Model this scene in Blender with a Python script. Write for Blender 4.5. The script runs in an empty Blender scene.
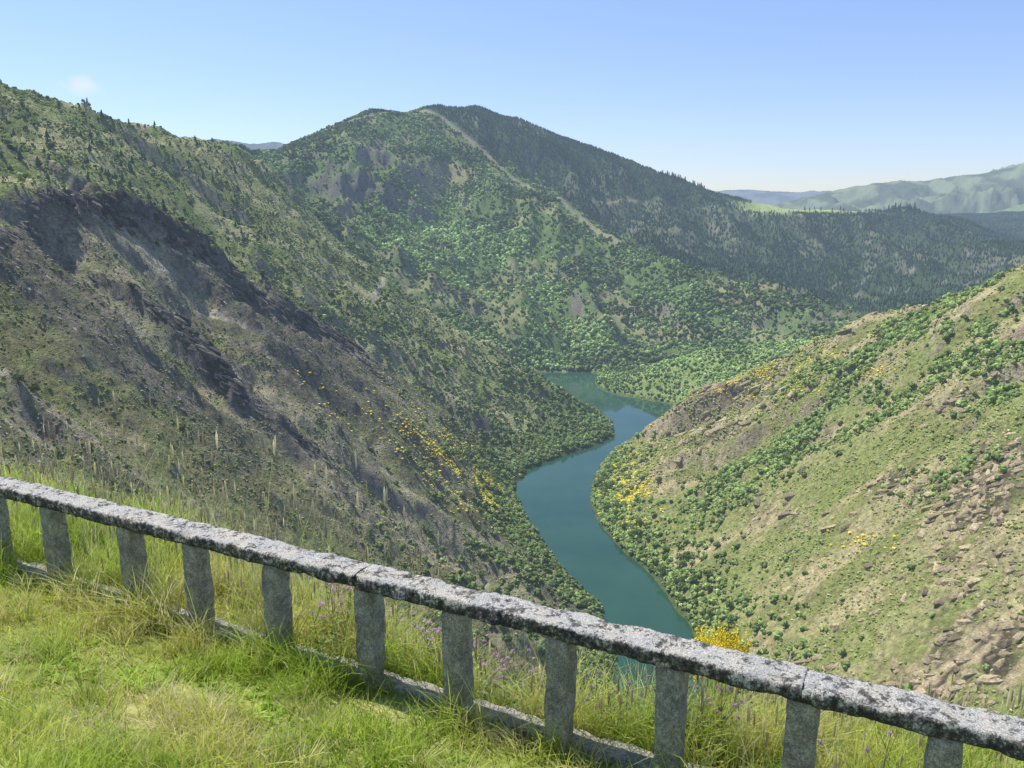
import bpy, bmesh, math, random
import numpy as np
from mathutils import Vector, noise as mn
random.seed(7); rng=np.random.default_rng(7)
scene=bpy.context.scene; col=scene.collection
R=math.radians
PITCH=R(12.4); F=835.0; cp,sp=math.cos(PITCH),math.sin(PITCH)
def P(px,py,Y):
    dx=(px-512)/F; dy=(py-384)/F
    dY=cp-dy*sp; dZ=-(sp+dy*cp)
    return (dx/dY*Y, Y, dZ/dY*Y)
def Pz(px,py,z):
    dy=(py-384)/F
    return P(px,py,z/(-(sp+dy*cp))*(cp-dy*sp))
def proj(x,y,z):
    dep=y*cp-z*sp; dn=-z*cp-y*sp
    return 512+F*x/dep, 384+F*dn/dep

# ------------------------------------------------------------ noise
def hsh(i,j,s):
    v=np.sin(i*127.1+j*311.7+s*57.3)*43758.5453
    return v-np.floor(v)
def vn(x,y,s=0):
    ix=np.floor(x); iy=np.floor(y); fx=x-ix; fy=y-iy
    u=fx*fx*(3-2*fx); v=fy*fy*(3-2*fy)
    a=hsh(ix,iy,s); b=hsh(ix+1,iy,s); c=hsh(ix,iy+1,s); d=hsh(ix+1,iy+1,s)
    return (a*(1-u)+b*u)*(1-v)+(c*(1-u)+d*u)*v
def fbm(x,y,o=4,s=0):
    t=0;a=.5;n=0
    for k in range(o):
        t=t+a*vn(x+k*17.3,y-k*9.1,s+k); n+=a; a*=.5; x=x*2.03; y=y*2.03
    return t/n
def ridged(x,y,o=4,s=0):
    t=0;a=.5;n=0
    for k in range(o):
        t=t+a*(1-np.abs(2*vn(x+k*5.3,y+k*3.7,s+k)-1)); n+=a; a*=.5; x=x*2.1; y=y*2.1
    return t/n
def sst(a,b,x):
    t=np.clip((x-a)/(b-a),0,1); return t*t*(3-2*t)

# ------------------------------------------------------------ materials
def haze_wrap(nt, shader_out, L=12500.0, strength=1.0):  # aerial haze painted in as blue emission, growing with distance from the origin
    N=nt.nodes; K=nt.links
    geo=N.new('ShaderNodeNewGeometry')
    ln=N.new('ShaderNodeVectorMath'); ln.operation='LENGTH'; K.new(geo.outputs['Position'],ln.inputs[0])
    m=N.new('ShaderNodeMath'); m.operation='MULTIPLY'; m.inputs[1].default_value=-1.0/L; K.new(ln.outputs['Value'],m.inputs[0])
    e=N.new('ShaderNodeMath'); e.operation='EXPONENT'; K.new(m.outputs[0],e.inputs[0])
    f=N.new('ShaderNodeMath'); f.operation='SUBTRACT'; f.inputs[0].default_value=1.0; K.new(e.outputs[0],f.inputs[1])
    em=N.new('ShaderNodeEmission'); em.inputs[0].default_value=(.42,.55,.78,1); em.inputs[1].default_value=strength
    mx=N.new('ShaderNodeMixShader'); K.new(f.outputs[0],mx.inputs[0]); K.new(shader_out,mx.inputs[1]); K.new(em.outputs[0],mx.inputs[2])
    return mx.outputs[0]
def newmat(name):
    m=bpy.data.materials.new(name); m.use_nodes=True
    nt=m.node_tree; nt.nodes.clear()
    out=nt.nodes.new('ShaderNodeOutputMaterial')
    return m,nt,out
def noise_node(nt,scale,detail=4,vec=None,rough=.6):
    n=nt.nodes.new('ShaderNodeTexNoise'); n.inputs['Scale'].default_value=scale; n.inputs['Detail'].default_value=detail; n.inputs['Roughness'].default_value=rough
    if vec is not None: nt.links.new(vec,n.inputs['Vector'])
    return n
def ramp(nt,inp,stops):
    r=nt.nodes.new('ShaderNodeValToRGB'); nt.links.new(inp,r.inputs[0])
    e=r.color_ramp.elements
    e[0].position=stops[0][0]; e[0].color=(*stops[0][1],1); e[1].position=stops[-1][0]; e[1].color=(*stops[-1][1],1)
    for p,c in stops[1:-1]:
        k=e.new(p); k.color=(*c,1)
    return r
def mulcol(nt,a,b):
    m=nt.nodes.new('ShaderNodeMix'); m.data_type='RGBA'; m.blend_type='MULTIPLY'; m.inputs[0].default_value=1
    nt.links.new(a,m.inputs[6]); nt.links.new(b,m.inputs[7]); return m.outputs[2]
def attr_mat(name, scale=.3, lo=.6, hi=1.4, bump=0, haze=True, trans=0, bscale=.5, det=4):
    m,nt,out=newmat(name); N=nt.nodes;K=nt.links
    a=N.new('ShaderNodeAttribute'); a.attribute_name='Col'
    geo=N.new('ShaderNodeNewGeometry')
    n=noise_node(nt,scale,det,geo.outputs['Position'],.7)
    r=ramp(nt,n.outputs['Fac'],[(.3,(lo,)*3),(.7,(hi,)*3)])
    c=mulcol(nt,a.outputs['Color'],r.outputs[0])
    d=N.new('ShaderNodeBsdfDiffuse'); K.new(c,d.inputs[0])
    sh=d.outputs[0]
    if bump:
        n2=noise_node(nt,bscale,4,geo.outputs['Position'],.75)
        b=N.new('ShaderNodeBump'); b.inputs['Strength'].default_value=1; b.inputs['Distance'].default_value=bump
        K.new(n2.outputs['Fac'],b.inputs['Height']); K.new(b.outputs[0],d.inputs['Normal'])
    if trans:
        t=N.new('ShaderNodeBsdfTranslucent'); K.new(c,t.inputs[0])
        mx=N.new('ShaderNodeMixShader'); mx.inputs[0].default_value=trans; K.new(sh,mx.inputs[1]); K.new(t.outputs[0],mx.inputs[2]); sh=mx.outputs[0]
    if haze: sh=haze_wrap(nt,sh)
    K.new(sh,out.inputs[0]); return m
def leaf_mat(name, c1, c2, trans=.25):
    m,nt,out=newmat(name); N=nt.nodes;K=nt.links
    oi=N.new('ShaderNodeObjectInfo'); r=ramp(nt,oi.outputs['Random'],[(0,c1),(1,c2)])
    geo=N.new('ShaderNodeNewGeometry'); n=noise_node(nt,.6,2,geo.outputs['Position'])
    r2=ramp(nt,n.outputs['Fac'],[(.3,(.7,)*3),(.7,(1.35,)*3)])
    c=mulcol(nt,r.outputs[0],r2.outputs[0])
    d=N.new('ShaderNodeBsdfDiffuse'); K.new(c,d.inputs[0])
    t=N.new('ShaderNodeBsdfTranslucent'); K.new(c,t.inputs[0])
    mx=N.new('ShaderNodeMixShader'); mx.inputs[0].default_value=trans; K.new(d.outputs[0],mx.inputs[1]); K.new(t.outputs[0],mx.inputs[2])
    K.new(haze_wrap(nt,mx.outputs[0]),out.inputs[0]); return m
M_terr=attr_mat('hillside_ground',.3,.5,1.5,bump=2.6,bscale=.4)
M_rock=attr_mat('crag_rock',.6,.5,1.5,bump=1.4,bscale=.8)
M_veg=attr_mat('hillside_foliage',.5,.7,1.4,det=2)
M_grass=attr_mat('grass_blades',3,.85,1.2,haze=False,trans=.5,det=2)
M_soil=attr_mat('verge_soil',9,.5,1.5,bump=.03,haze=False,bscale=25)
M_leaf=leaf_mat('broadleaf_foliage',(.15,.22,.06),(.29,.37,.12))
M_shrub=leaf_mat('shrub_foliage',(.1,.135,.05),(.18,.22,.085))
M_pine=leaf_mat('pine_foliage',(.045,.075,.04),(.065,.1,.05),.1)
M_broom=leaf_mat('broom_blossom',(.8,.62,.05),(.84,.68,.06))
M_bark=leaf_mat('bark',(.1,.08,.06),(.16,.13,.1),0)
M_stem=leaf_mat('green_stem',(.2,.28,.08),(.24,.3,.1),0)
M_purple=leaf_mat('thistle_petals',(.68,.42,.64),(.8,.6,.76),.3)

def water_mat():
    m,nt,out=newmat('river_water'); N=nt.nodes;K=nt.links
    b=N.new('ShaderNodeBsdfPrincipled')
    b.inputs['IOR'].default_value=1.38
    geo=N.new('ShaderNodeNewGeometry')
    n=noise_node(nt,.012,3,geo.outputs['Position']); r=ramp(nt,n.outputs['Fac'],[(.35,(.017,.07,.036)),(.65,(.03,.095,.05))]); K.new(r.outputs[0],b.inputs['Base Color'])
    n2=noise_node(nt,.12,4,geo.outputs['Position']); bp=N.new('ShaderNodeBump'); bp.inputs['Strength'].default_value=.18; bp.inputs['Distance'].default_value=.05
    K.new(n2.outputs['Fac'],bp.inputs['Height']); K.new(bp.outputs[0],b.inputs['Normal'])
    n3=noise_node(nt,.006,3,geo.outputs['Position']); r3=ramp(nt,n3.outputs['Fac'],[(.42,(.01,)*3),(.62,(.1,)*3)]); K.new(r3.outputs[0],b.inputs['Roughness'])
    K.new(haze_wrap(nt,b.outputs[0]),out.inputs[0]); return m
M_water=water_mat()
def stone_mat(name, dark, mid, light, thr, topwhite, s1=9):
    m,nt,out=newmat(name); N=nt.nodes;K=nt.links
    geo=N.new('ShaderNodeNewGeometry'); pos=geo.outputs['Position']
    n1=noise_node(nt,s1,8,pos,.75); n2=noise_node(nt,42,6,pos,.75); n3=noise_node(nt,150,3,pos,.6); n4=noise_node(nt,5,4,pos,.6)
    sx=N.new('ShaderNodeSeparateXYZ'); K.new(geo.outputs['Normal'],sx.inputs[0])
    a=N.new('ShaderNodeMath'); a.operation='MULTIPLY_ADD'; K.new(sx.outputs['Z'],a.inputs[0]); a.inputs[1].default_value=topwhite; K.new(n1.outputs['Fac'],a.inputs[2])
    b=N.new('ShaderNodeMath'); b.operation='MULTIPLY_ADD'; K.new(n2.outputs['Fac'],b.inputs[0]); b.inputs[1].default_value=.8; K.new(a.outputs[0],b.inputs[2])
    r=ramp(nt,b.outputs[0],[(thr-.14,dark),(thr,mid),(thr+.1,light)])
    r3=ramp(nt,n3.outputs['Fac'],[(.35,(.5,)*3),(.65,(1.35,)*3)])
    r4=ramp(nt,n4.outputs['Fac'],[(.35,(.9,.92,.96)),(.65,(1.06,1.02,.93))])
    c=mulcol(nt,mulcol(nt,r.outputs[0],r3.outputs[0]),r4.outputs[0])
    d=N.new('ShaderNodeBsdfPrincipled'); d.inputs['Roughness'].default_value=.95; K.new(c,d.inputs['Base Color'])
    bp=N.new('ShaderNodeBump'); bp.inputs['Strength'].default_value=1; bp.inputs['Distance'].default_value=.014; K.new(n2.outputs['Fac'],bp.inputs['Height'])
    bp2=N.new('ShaderNodeBump'); bp2.inputs['Strength'].default_value=.7; bp2.inputs['Distance'].default_value=.004; K.new(n3.outputs['Fac'],bp2.inputs['Height']); K.new(bp.outputs[0],bp2.inputs['Normal'])
    K.new(bp2.outputs[0],d.inputs['Normal']); K.new(d.outputs[0],out.inputs[0]); return m
M_rail=stone_mat('lichened_granite',(.05,.048,.042),(.24,.23,.2),(.6,.58,.51),.985,.14,12)
M_post=stone_mat('grey_granite',(.26,.255,.22),(.38,.37,.32),(.54,.53,.46),.9,.02)

# ------------------------------------------------------------ mesh helper
def np_mesh(name, V, faces, mats, colr=None, smooth=False):
    V=np.asarray(V,dtype=np.float32); faces=np.asarray(faces,dtype=np.int32)
    k=faces.shape[1]; me=bpy.data.meshes.new(name)
    me.vertices.add(len(V)); me.vertices.foreach_set('co',V.ravel())
    me.loops.add(faces.size); me.loops.foreach_set('vertex_index',faces.ravel())
    me.polygons.add(len(faces)); me.polygons.foreach_set('loop_start',np.arange(0,faces.size,k,dtype=np.int32))
    me.polygons.foreach_set('loop_total',np.full(len(faces),k,dtype=np.int32))
    me.polygons.foreach_set('use_smooth',np.full(len(faces),smooth))
    me.update(calc_edges=True)
    if colr is not None:
        a=me.attributes.new('Col','FLOAT_COLOR','POINT')
        c=np.ones((len(V),4),dtype=np.float32); c[:,:3]=colr; a.data.foreach_set('color',c.ravel())
    me.materials.append(mats)
    return me
def link(name,me,parent=None,**kw):
    o=bpy.data.objects.new(name,me); col.objects.link(o)
    if parent: o.parent=parent
    for k,v in kw.items(): o[k]=v
    return o

# ------------------------------------------------------------ terrain control points
cps=[]
def add(l,hide=None):
    for (px,py,Y) in l:
        cps.append(P(px,py,Y))
        if hide: cps.append(P(px,py+hide[0],Y+hide[1]))
A_crest=[(0,200,600),(40,198,640),(80,197,690),(130,215,720),(200,255,780),(250,285,800),(300,312,815),(370,355,835),(430,403,860),(480,442,880)]
add(A_crest,(18,55))
add([(0,300,480),(0,380,410),(0,450,350),(100,300,560),(100,400,440),(100,470,380),(200,330,640),(200,430,500),(200,520,390),(300,400,650),(300,480,530),(300,560,410),(400,450,700),(400,540,540),(400,620,420),(470,500,740),(480,570,590),(490,640,460)])
B_crest=[(0,90,1100),(50,108,1150),(100,125,1200),(150,140,1280),(200,150,1380),(240,160,1430),(270,180,1450),(330,238,1420),(380,283,1380),(440,325,1330),(500,356,1270),(560,398,1180),(600,428,1105)]
add(B_crest,(14,110))
add([(0,150,850),(100,150,1000),(150,190,980),(200,200,1120),(200,232,960),(260,230,1130),(300,265,1100),(350,300,1180),(420,350,1130),(400,370,1010),(450,400,1030),(500,390,1140),(540,432,1060),(500,450,980)])
R_crest=[(1024,284,700),(950,308,760),(900,326,820),(870,336,850),(800,360,920),(730,388,985),(680,410,1005),(640,438,965)]
add(R_crest,(14,80))
add([(1024,350,600),(1024,420,520),(1024,500,430),(1024,560,360),(1024,620,310),(1024,680,265),(950,360,640),(950,450,520),(950,550,400),(950,650,310),(850,375,790),(850,430,660),(850,520,500),(850,600,400),(850,660,340),(760,400,870),(760,480,680),(760,560,520),(760,630,430),(700,430,860),(700,500,710),(690,560,600),(640,470,860),(640,520,720)])
add([(500,340,1500),(540,365,1480),(600,350,1550),(680,345,1600),(760,345,1650),(860,325,1750),(950,295,1900),(1024,272,2000)])
M_ridge=[(425,110,2750),(480,150,2550),(560,200,2250),(620,240,2050),(700,270,1900),(800,300,1750),(870,322,1650)]
add(M_ridge)
add([(540,174,2600),(620,229,2330),(700,255,2200),(800,284,2050)])
M_sky=[(290,155,2300),(320,136,2400),(345,122,2480),(372,111,2600),(395,113,2660),(415,116,2720),(437,107,2800),(480,109,2900),(540,127,3000),(600,150,3050),(650,170,3050),(700,188,3000),(760,204,2950),(830,211,3000),(900,210,3000),(960,218,2900),(1024,243,2700)]
add(M_sky,(22,350))
add([(650,200,2700),(750,230,2600),(850,240,2600),(950,250,2500),(1000,250,2450),(900,280,2200)])
add([(300,190,2000),(350,170,2150),(400,160,2350),(330,225,1750),(400,230,1950),(400,270,1650),(470,220,2150),(470,290,1750),(560,260,1950),(560,330,1600),(640,290,1800),(700,310,1750)])
add([(625,377,1340),(655,366,1320),(700,356,1300),(760,350,1280),(820,344,1260),(870,338,1280),(720,378,1150),(690,397,1150),(700,366,1500),(640,372,1480),(780,360,1480)])
cps+= [(-500,700,60),(-450,500,10),(-400,300,-60),(-250,150,-90),(-300,0,-40),(-800,1100,170),(-1100,1500,220),(-1600,2400,250),(-2400,3500,200),
 (0,60,-60),(0,30,-28),(-60,60,-55),(60,60,-60),(0,120,-105),(0,200,-165),(50,300,-240),(-100,200,-110),(-100,100,-70),(100,100,-85),(200,200,-140),(100,200,-160),(300,150,-100),(200,50,-50),
 (420,1050,-260),(300,1130,-285),(520,950,-200),(700,950,-130),(900,700,40),(600,500,-20),(500,300,-60),(1100,1300,-100),(1500,2000,-100),(2300,2700,-80),(2500,3800,-50),(0,4000,50),(1200,3900,-100),(-1000,3600,150)]
cps=np.array(cps,dtype=float)
river_px=[(640,768),(615,690),(602,612),(583,592),(558,566),(538,536),(520,510),(512,487),(528,470),(560,457),(590,447),(612,438),(612,424),(598,412),(578,403),(561,393),(550,383),(540,376),(520,373),
 (590,372),(603,376),(594,381),(597,387),(612,394),(640,399),(668,404),(684,411),(657,425),(627,445),(606,460),(594,480),(590,505),(603,530),(628,555),(653,576),(675,605),(692,632),(722,700),(745,768)]
river=[Pz(a,b,-300)[:2] for a,b in river_px]
river=river+[(150,260),(300,120),(230,100),(90,250)]
river=np.array(river)
for k in range(0,len(river_px)):
    cps=np.vstack([cps,[river[k][0],river[k][1],-301]])

C0=15.0
def phi(d2): return np.sqrt(d2+C0*C0)
S=1000.0
n=len(cps); xy=cps[:,:2]
A=np.zeros((n+3,n+3)); d2=((xy[:,None]-xy[None])**2).sum(-1)
A[:n,:n]=phi(d2)/S; A[:n,:n]-=np.eye(n)*.003
A[:n,n]=1; A[:n,n+1:]=xy/S; A[n,:n]=1; A[n+1:,:n]=(xy/S).T
w=np.linalg.lstsq(A,np.concatenate([cps[:,2],[0,0,0]]),rcond=None)[0]
NR,NC=900,900
Yr=25*np.exp(np.linspace(0,math.log(4300/25),NR)); Tc=np.linspace(-.85,.85,NC)
YY=np.repeat(Yr[:,None],NC,1); XX=YY*Tc[None]
Z=np.zeros((NR,NC))
for i in range(0,NR,20):
    x=XX[i:i+20].ravel(); y=YY[i:i+20].ravel()
    d=(x[:,None]-xy[None,:,0])**2+(y[:,None]-xy[None,:,1])**2
    Z[i:i+20]=(phi(d)@w[:n]/S+w[n]+x*w[n+1]/S+y*w[n+2]/S).reshape(-1,NC)
rx=XX.ravel(); ry=YY.ravel(); best=np.full(rx.shape,1e12); ins=np.zeros(rx.shape,bool)
for k in range(len(river)):
    a=river[k]; b=river[(k+1)%len(river)]; ab=b-a
    t=np.clip(((rx-a[0])*ab[0]+(ry-a[1])*ab[1])/max(ab@ab,1e-6),0,1)
    dd=(rx-a[0]-t*ab[0])**2+(ry-a[1]-t*ab[1])**2; best=np.minimum(best,dd)
    c=(a[1]>ry)!=(b[1]>ry)
    ins^= c & (rx<(b[0]-a[0])*(ry-a[1])/(b[1]-a[1]+1e-9)+a[0])
SD=np.sqrt(best); SD[ins]*=-1; SD=SD.reshape(NR,NC)
SD=SD+7*(fbm(XX/18,YY/18,3,77)-.5)
def polydist(pts):
    W=np.array([P(*p)[:2] for p in pts]); bd=np.full(XX.shape,1e12)
    for k in range(len(W)-1):
        a=W[k];ab=W[k+1]-a; t=np.clip(((XX-a[0])*ab[0]+(YY-a[1])*ab[1])/(ab@ab),0,1)
        bd=np.minimum(bd,(XX-a[0]-t*ab[0])**2+(YY-a[1]-t*ab[1])**2)
    return bd
# relief
side=sst(1300,1700,YY)
wob=fbm(XX/90,YY/90,3,5)
rib=ridged(XX/260+.5*wob,(YY+.25*XX)/58+.8*wob,4,1)
rib2=ridged(XX/120+.4*wob,(YY+.3*XX)/24+.7*wob,3,12)
g1=rib-.55
g2=ridged(XX/150+.5*fbm(XX/200,YY/200,2,6),YY/420,4,2)-.55
amp_n=np.clip(YY/600,.3,1.0)
relief=(1-side)*(g1*52*amp_n+(rib2-.5)*14*amp_n+(fbm(XX/35,YY/35,4,3)-.5)*12*amp_n)+side*(g2*100+(fbm(XX/70,YY/70,4,4)-.5)*42)*(1-.8*np.exp(-polydist(M_ridge)/60**2))
relief+= (ridged(XX/14,YY/14,3,9)-.5)*4.2*(1-side)
PX,PY=proj(XX,YY,Z)
crX=[p[0] for p in A_crest]; crY=[p[1] for p in A_crest]
crA=np.interp(PX,crX,crY)
rivX=np.interp(YY,[250,400,590,757,875,985,1077,1210,1365,1450],[160,118,98,75,47,108,171,176,105,60])
left=XX<rivX
isC=(~left)&(YY>1090)&(YY<1470)
skyf=np.where(YY>2200,sst(2,22,PY-np.interp(PX,[p[0] for p in M_sky],[p[1] for p in M_sky])),1)
Z=Z+relief*sst(0,70,SD)*(.2+.8*skyf)*np.where(isC,.4,1)
# cliff band just under the near left crest
dc=PY-crA+10*(fbm(XX/22,YY/22,3,91)-.5)
cliff=left*(YY<930)*(YY>380)*sst(25,70,PX)*(1-sst(330,420,PX))
Z-=cliff*15*sst(1,11,dc)*(1-sst(20,120,dc))*(.5+1.0*fbm(XX/50,YY/50,2,92))
PX,PY=proj(XX,YY,Z)
def blob(px,py,w_,h_): return np.exp(-((PX-px)/w_)**2-((PY-py)/h_)**2)
def rblob(px,py,w_,h_,ang):
    c,s=math.cos(R(ang)),math.sin(R(ang)); a=(PX-px)*c+(PY-py)*s; b=-(PX-px)*s+(PY-py)*c
    return np.exp(-(a/w_)**2-(b/h_)**2)
nearA=(YY<930)*(YY>300)*left
cragm=np.clip(rblob(160,226,105,9,27)+blob(70,209,40,8)+rblob(222,385,40,9,50)+.8*rblob(330,328,70,6,34)+.8*rblob(255,305,50,5,30)+.5*rblob(300,440,60,5,42)+.7*blob(20,240,40,8)+rblob(120,290,40,5,20)*.5+rblob(170,330,40,5,38)*.7+rblob(350,500,40,4,45)*.5+rblob(200,350,60,4,42)*.6,0,1)*nearA
cragm2=np.clip(blob(735,398,40,10)+rblob(985,480,60,20,-25)+rblob(940,590,70,30,-30)+blob(900,470,24,10)+1.0*blob(1005,590,34,50)+.5*blob(800,500,40,12)+.6*rblob(860,570,50,10,-25)+.6*rblob(700,440,30,10,-30)+.5*rblob(960,400,40,7,-20),0,1)*(YY<1050)*(YY>200)*(~left)
cragm3=(rblob(350,180,60,10,25)+blob(330,190,40,14)+rblob(400,205,60,8,30)+blob(820,320,50,8)+rblob(470,300,50,7,30)*.6+rblob(380,160,40,8,20))*(YY>1400)
q=ridged(XX/34,YY/22,4,21)
strata=ridged((XX*.8+YY*.5)/60,(YY*.8-XX*.5+Z*.6)/20,4,22)
Z+=cragm*(q-.5)*44+cragm2*(strata-.5)*42+np.clip(cragm3,0,1)*(ridged(XX/60,YY/60,4,23)-.5)*75
capd=np.clip(SD,0,400)
Z=np.where(SD>0,np.minimum(Z,-299+capd*.95+np.where(SD>250,1e4,0)),Z)
Z=np.where(SD>0,np.maximum(Z,-299.3+np.minimum(capd*.6,5)),-300-np.minimum(-SD*.6,12))
PX,PY=proj(XX,YY,Z)
slope=Z/YY
cm=np.maximum.accumulate(slope,0); prev=np.vstack([np.full((1,NC),-9),cm[:-1]])
VIS=(slope>=prev-np.where(YY>1300,12,5)/YY)&(np.abs(PX-512)<545)&(PY<500+.27*PX+70)&(YY>150)&(SD>.5)
gx=np.gradient(Z,axis=1)/np.maximum(np.gradient(XX,axis=1),1e-3)
gy=np.gradient(Z,axis=0)/np.gradient(YY,axis=0)-gx*Tc[None]
steep=np.sqrt(gx**2+gy**2)
# zones
jx=PX+(fbm(XX/40,YY/40,3,31)-.5)*26*(1); jy=PY+(fbm(XX/40,YY/40,3,32)-.5)*20
zA=left&(YY<960)&(PY>crA-4)
zB=left&(~zA)&(YY<1500)
zR=(~left)&(YY<1090)
zM=YY>=1470
zC=~(zA|zB|zR|zM)
mr=np.interp(jx,[p[0] for p in M_ridge]+[1024],[p[1] for p in M_ridge]+[300])
zPine=zM&(jx>428)&(jy<mr-2)
zMl=zM&~zPine
def mixc(a,b,t): return a*(1-t[...,None])+b*t[...,None]
c_=lambda *v: np.array(v,float)
n1=fbm(XX/60,YY/60,4,41); n2=fbm(XX/12,YY/12,4,42); n3=fbm(XX/160+n1,YY/30,4,43); n4=fbm(XX/140,YY/13,4,44)
COL=np.zeros((NR,NC,3))
def setz(m,c):
    COL[m]=c[m]
cA=mixc(c_(.21,.205,.1),c_(.39,.35,.225),sst(.4,.6,n3)); cA=mixc(cA,c_(.24,.28,.1),sst(.5,.62,n2)*.6)
scree=np.clip(rblob(200,290,130,20,33)+rblob(290,355,100,22,38)+rblob(380,430,80,16,38)+.7*rblob(120,340,90,28,40)+.7*rblob(250,400,80,16,45)+.5*rblob(60,290,60,15,35)+.6*rblob(330,480,70,14,45),0,1)*nearA
cA=mixc(cA,c_(.47,.425,.32),np.clip(scree*1.2*sst(.44,.58,n4),0,1))
cA=mixc(cA,c_(.5,.38,.23),blob(20,245,60,10)*.5)
setz(zA,cA)
cB=mixc(c_(.24,.29,.1),c_(.42,.41,.2),sst(.42,.6,n3)); cB=mixc(cB,c_(.18,.23,.08),sst(.5,.65,n1)); setz(zB,cB)
cM=mixc(c_(.15,.22,.07),c_(.31,.31,.14),sst(.47,.64,n1)); setz(zMl,cM)
cP=mixc(c_(.07,.105,.05),c_(.16,.18,.095),sst(.55,.7,fbm(XX/90,YY/250,4,45))); setz(zPine,cP)
cR=mixc(c_(.27,.29,.1),c_(.5,.43,.23),sst(.38,.56,fbm(XX/70,YY/16,4,46))); cR=mixc(cR,c_(.26,.31,.09),sst(.44,.58,n1)*.75)
setz(zR,cR); cC=mixc(c_(.24,.33,.1),c_(.33,.4,.14),n1); setz(zC,cC)
rock=sst(1.1,1.7,steep)
COL=mixc(COL,np.where(zR[...,None],c_(.42,.35,.23),c_(.24,.225,.18))*(.5+n2[...,None]),np.clip(rock,0,1))
COL=mixc(COL,c_(.1,.095,.085)*(.5+n2[...,None]),np.clip(cragm*1.3,0,1)*sst(.4,.48,q)*.95)
ribr=sst(.66,.76,rib)*sst(.42,.55,n1)*zA*(YY<930); COL=mixc(COL,c_(.15,.14,.105),ribr*.7)  # rib rock, with its self-shadow put into the dark colour
COL=mixc(COL,mixc(c_(.5,.405,.25),c_(.09,.075,.055),sst(.5,.57,strata)),np.clip(cragm2*1.2,0,1)*sst(.38,.48,n2)*.92)
COL=mixc(COL,c_(.15,.15,.125)*(.6+.8*n2[...,None]),np.clip(cragm3,0,1)*sst(.45,.6,n1)*.8)
def track(pts,width,colr,amt=.9):
    global COL
    m=np.exp(-polydist(pts)/width**2)*amt; COL=mixc(COL,c_(*colr),m); return m
tr=track([(p[0]-3,p[1],p[2]) for p in M_ridge[:4]],13,(.36,.34,.21),.95)
tr+=track([(345,125,2470),(380,115,2570),(425,113,2740)],12,(.34,.33,.2),.7)
tr+=track([(590,205,2500),(640,200,2650),(700,208,2650),(780,214,2700)],7,(.36,.34,.23),.6)
tr+=track([(640,238,2150),(760,262,2100),(900,275,2150)],6,(.34,.32,.21),.5)
tr+=track([(600,228,2200),(680,236,2350),(760,246,2400)],6,(.33,.32,.21),.5)
tr+=track([(382,288,1370),(384,300,1290),(372,318,1180)],3,(.5,.46,.36),.8)
field=np.exp(-((PX-808)/72)**4-((PY-207)/7)**4)*(YY>2500)
COL=mixc(COL,c_(.45,.54,.2),np.clip(field,0,1))
bank=(SD<5)&(SD>-3); COL[bank]=c_(.12,.15,.06)
idx=np.arange(NR*NC).reshape(NR,NC)
Fq=np.stack([idx[:-1,:-1],idx[:-1,1:],idx[1:,1:],idx[1:,:-1]],-1).reshape(-1,4)
me=np_mesh('hills',np.stack([XX,YY,Z],-1).reshape(-1,3),Fq,M_terr,COL.reshape(-1,3),True)
link('hills',me,kind='structure',label='scrubby valley hillsides above the river')

me=np_mesh('river',[(-700,60,-300),(900,60,-300),(900,2000,-300),(-700,2000,-300)],[(0,1,2,3)],M_water)
link('river',me,kind='structure',label='teal green river winding along the valley floor')
me=np_mesh('ground',[(-40000,-20000,-330),(40000,-20000,-330),(40000,60000,-330),(-40000,60000,-330)],[(0,1,2,3)],M_terr,np.tile([.1,.13,.07],(4,1)))
link('ground',me,kind='structure')

# ------------------------------------------------------------ distant mountains
def far(pts,Y,depth,colr,seed,base=-320,amp=.5):
    pxs=np.linspace(pts[0][0],pts[-1][0],420); pys=np.interp(pxs,[p[0] for p in pts],[p[1] for p in pts])
    us=np.linspace(-1,1,100)
    dx=(pxs-512)/F; dy=(pys-384)/F; dY=cp-dy*sp; zc=-(sp+dy*cp)/dY*Y; xc=dx/dY*Y
    Y2=Y+us[:,None]*depth+0*xc; X2=xc[None]*Y2/Y
    Zb=base+(zc-base)[None]*(1-np.abs(us[:,None])**1.1)
    nz=(ridged(X2/(depth*.35),Y2/(depth*.6),6,seed)-.55)*amp*(zc-base)[None]*(4*np.abs(us)*(1-np.abs(us)))[:,None]
    nz+=(fbm(X2/(Y*.012),Y2/(Y*.012),3,seed+3)-.5)*Y*.0035
    Z2=Zb+nz
    cc=mixc(c_(*colr)*.8,c_(*colr)*1.8,sst(.42,.62,fbm(X2/(Y*.02),Y2/(Y*.03),6,seed+9)))
    i=np.arange(100*420).reshape(100,420); f=np.stack([i[:-1,:-1],i[:-1,1:],i[1:,1:],i[1:,:-1]],-1).reshape(-1,4)
    link('distant_mountain',np_mesh('distant_mountain',np.stack([X2,Y2,Z2],-1).reshape(-1,3),f,M_terr,cc.reshape(-1,3),True),kind='structure')
far([(870,250),(900,232),(950,214),(985,213),(1024,204),(1060,196),(1150,188)],4900,900,(.13,.17,.075),1,amp=.7)
far([(690,230),(780,204),(820,195),(860,186),(900,180),(925,181),(950,177),(985,173),(1024,164),(1150,150)],6800,1500,(.14,.165,.08),2,amp=.9)
far([(650,210),(700,193),(740,190),(790,192),(840,191),(900,195)],12500,2500,(.1,.11,.08),3)
far([(100,158),(160,147),(185,142),(215,139),(250,144),(280,142),(330,152),(400,170)],9500,2000,(.1,.11,.08),4)
far([(-150,70),(0,84),(40,99),(80,108),(120,122),(150,138),(190,165)],2500,500,(.18,.2,.1),5)

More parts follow.
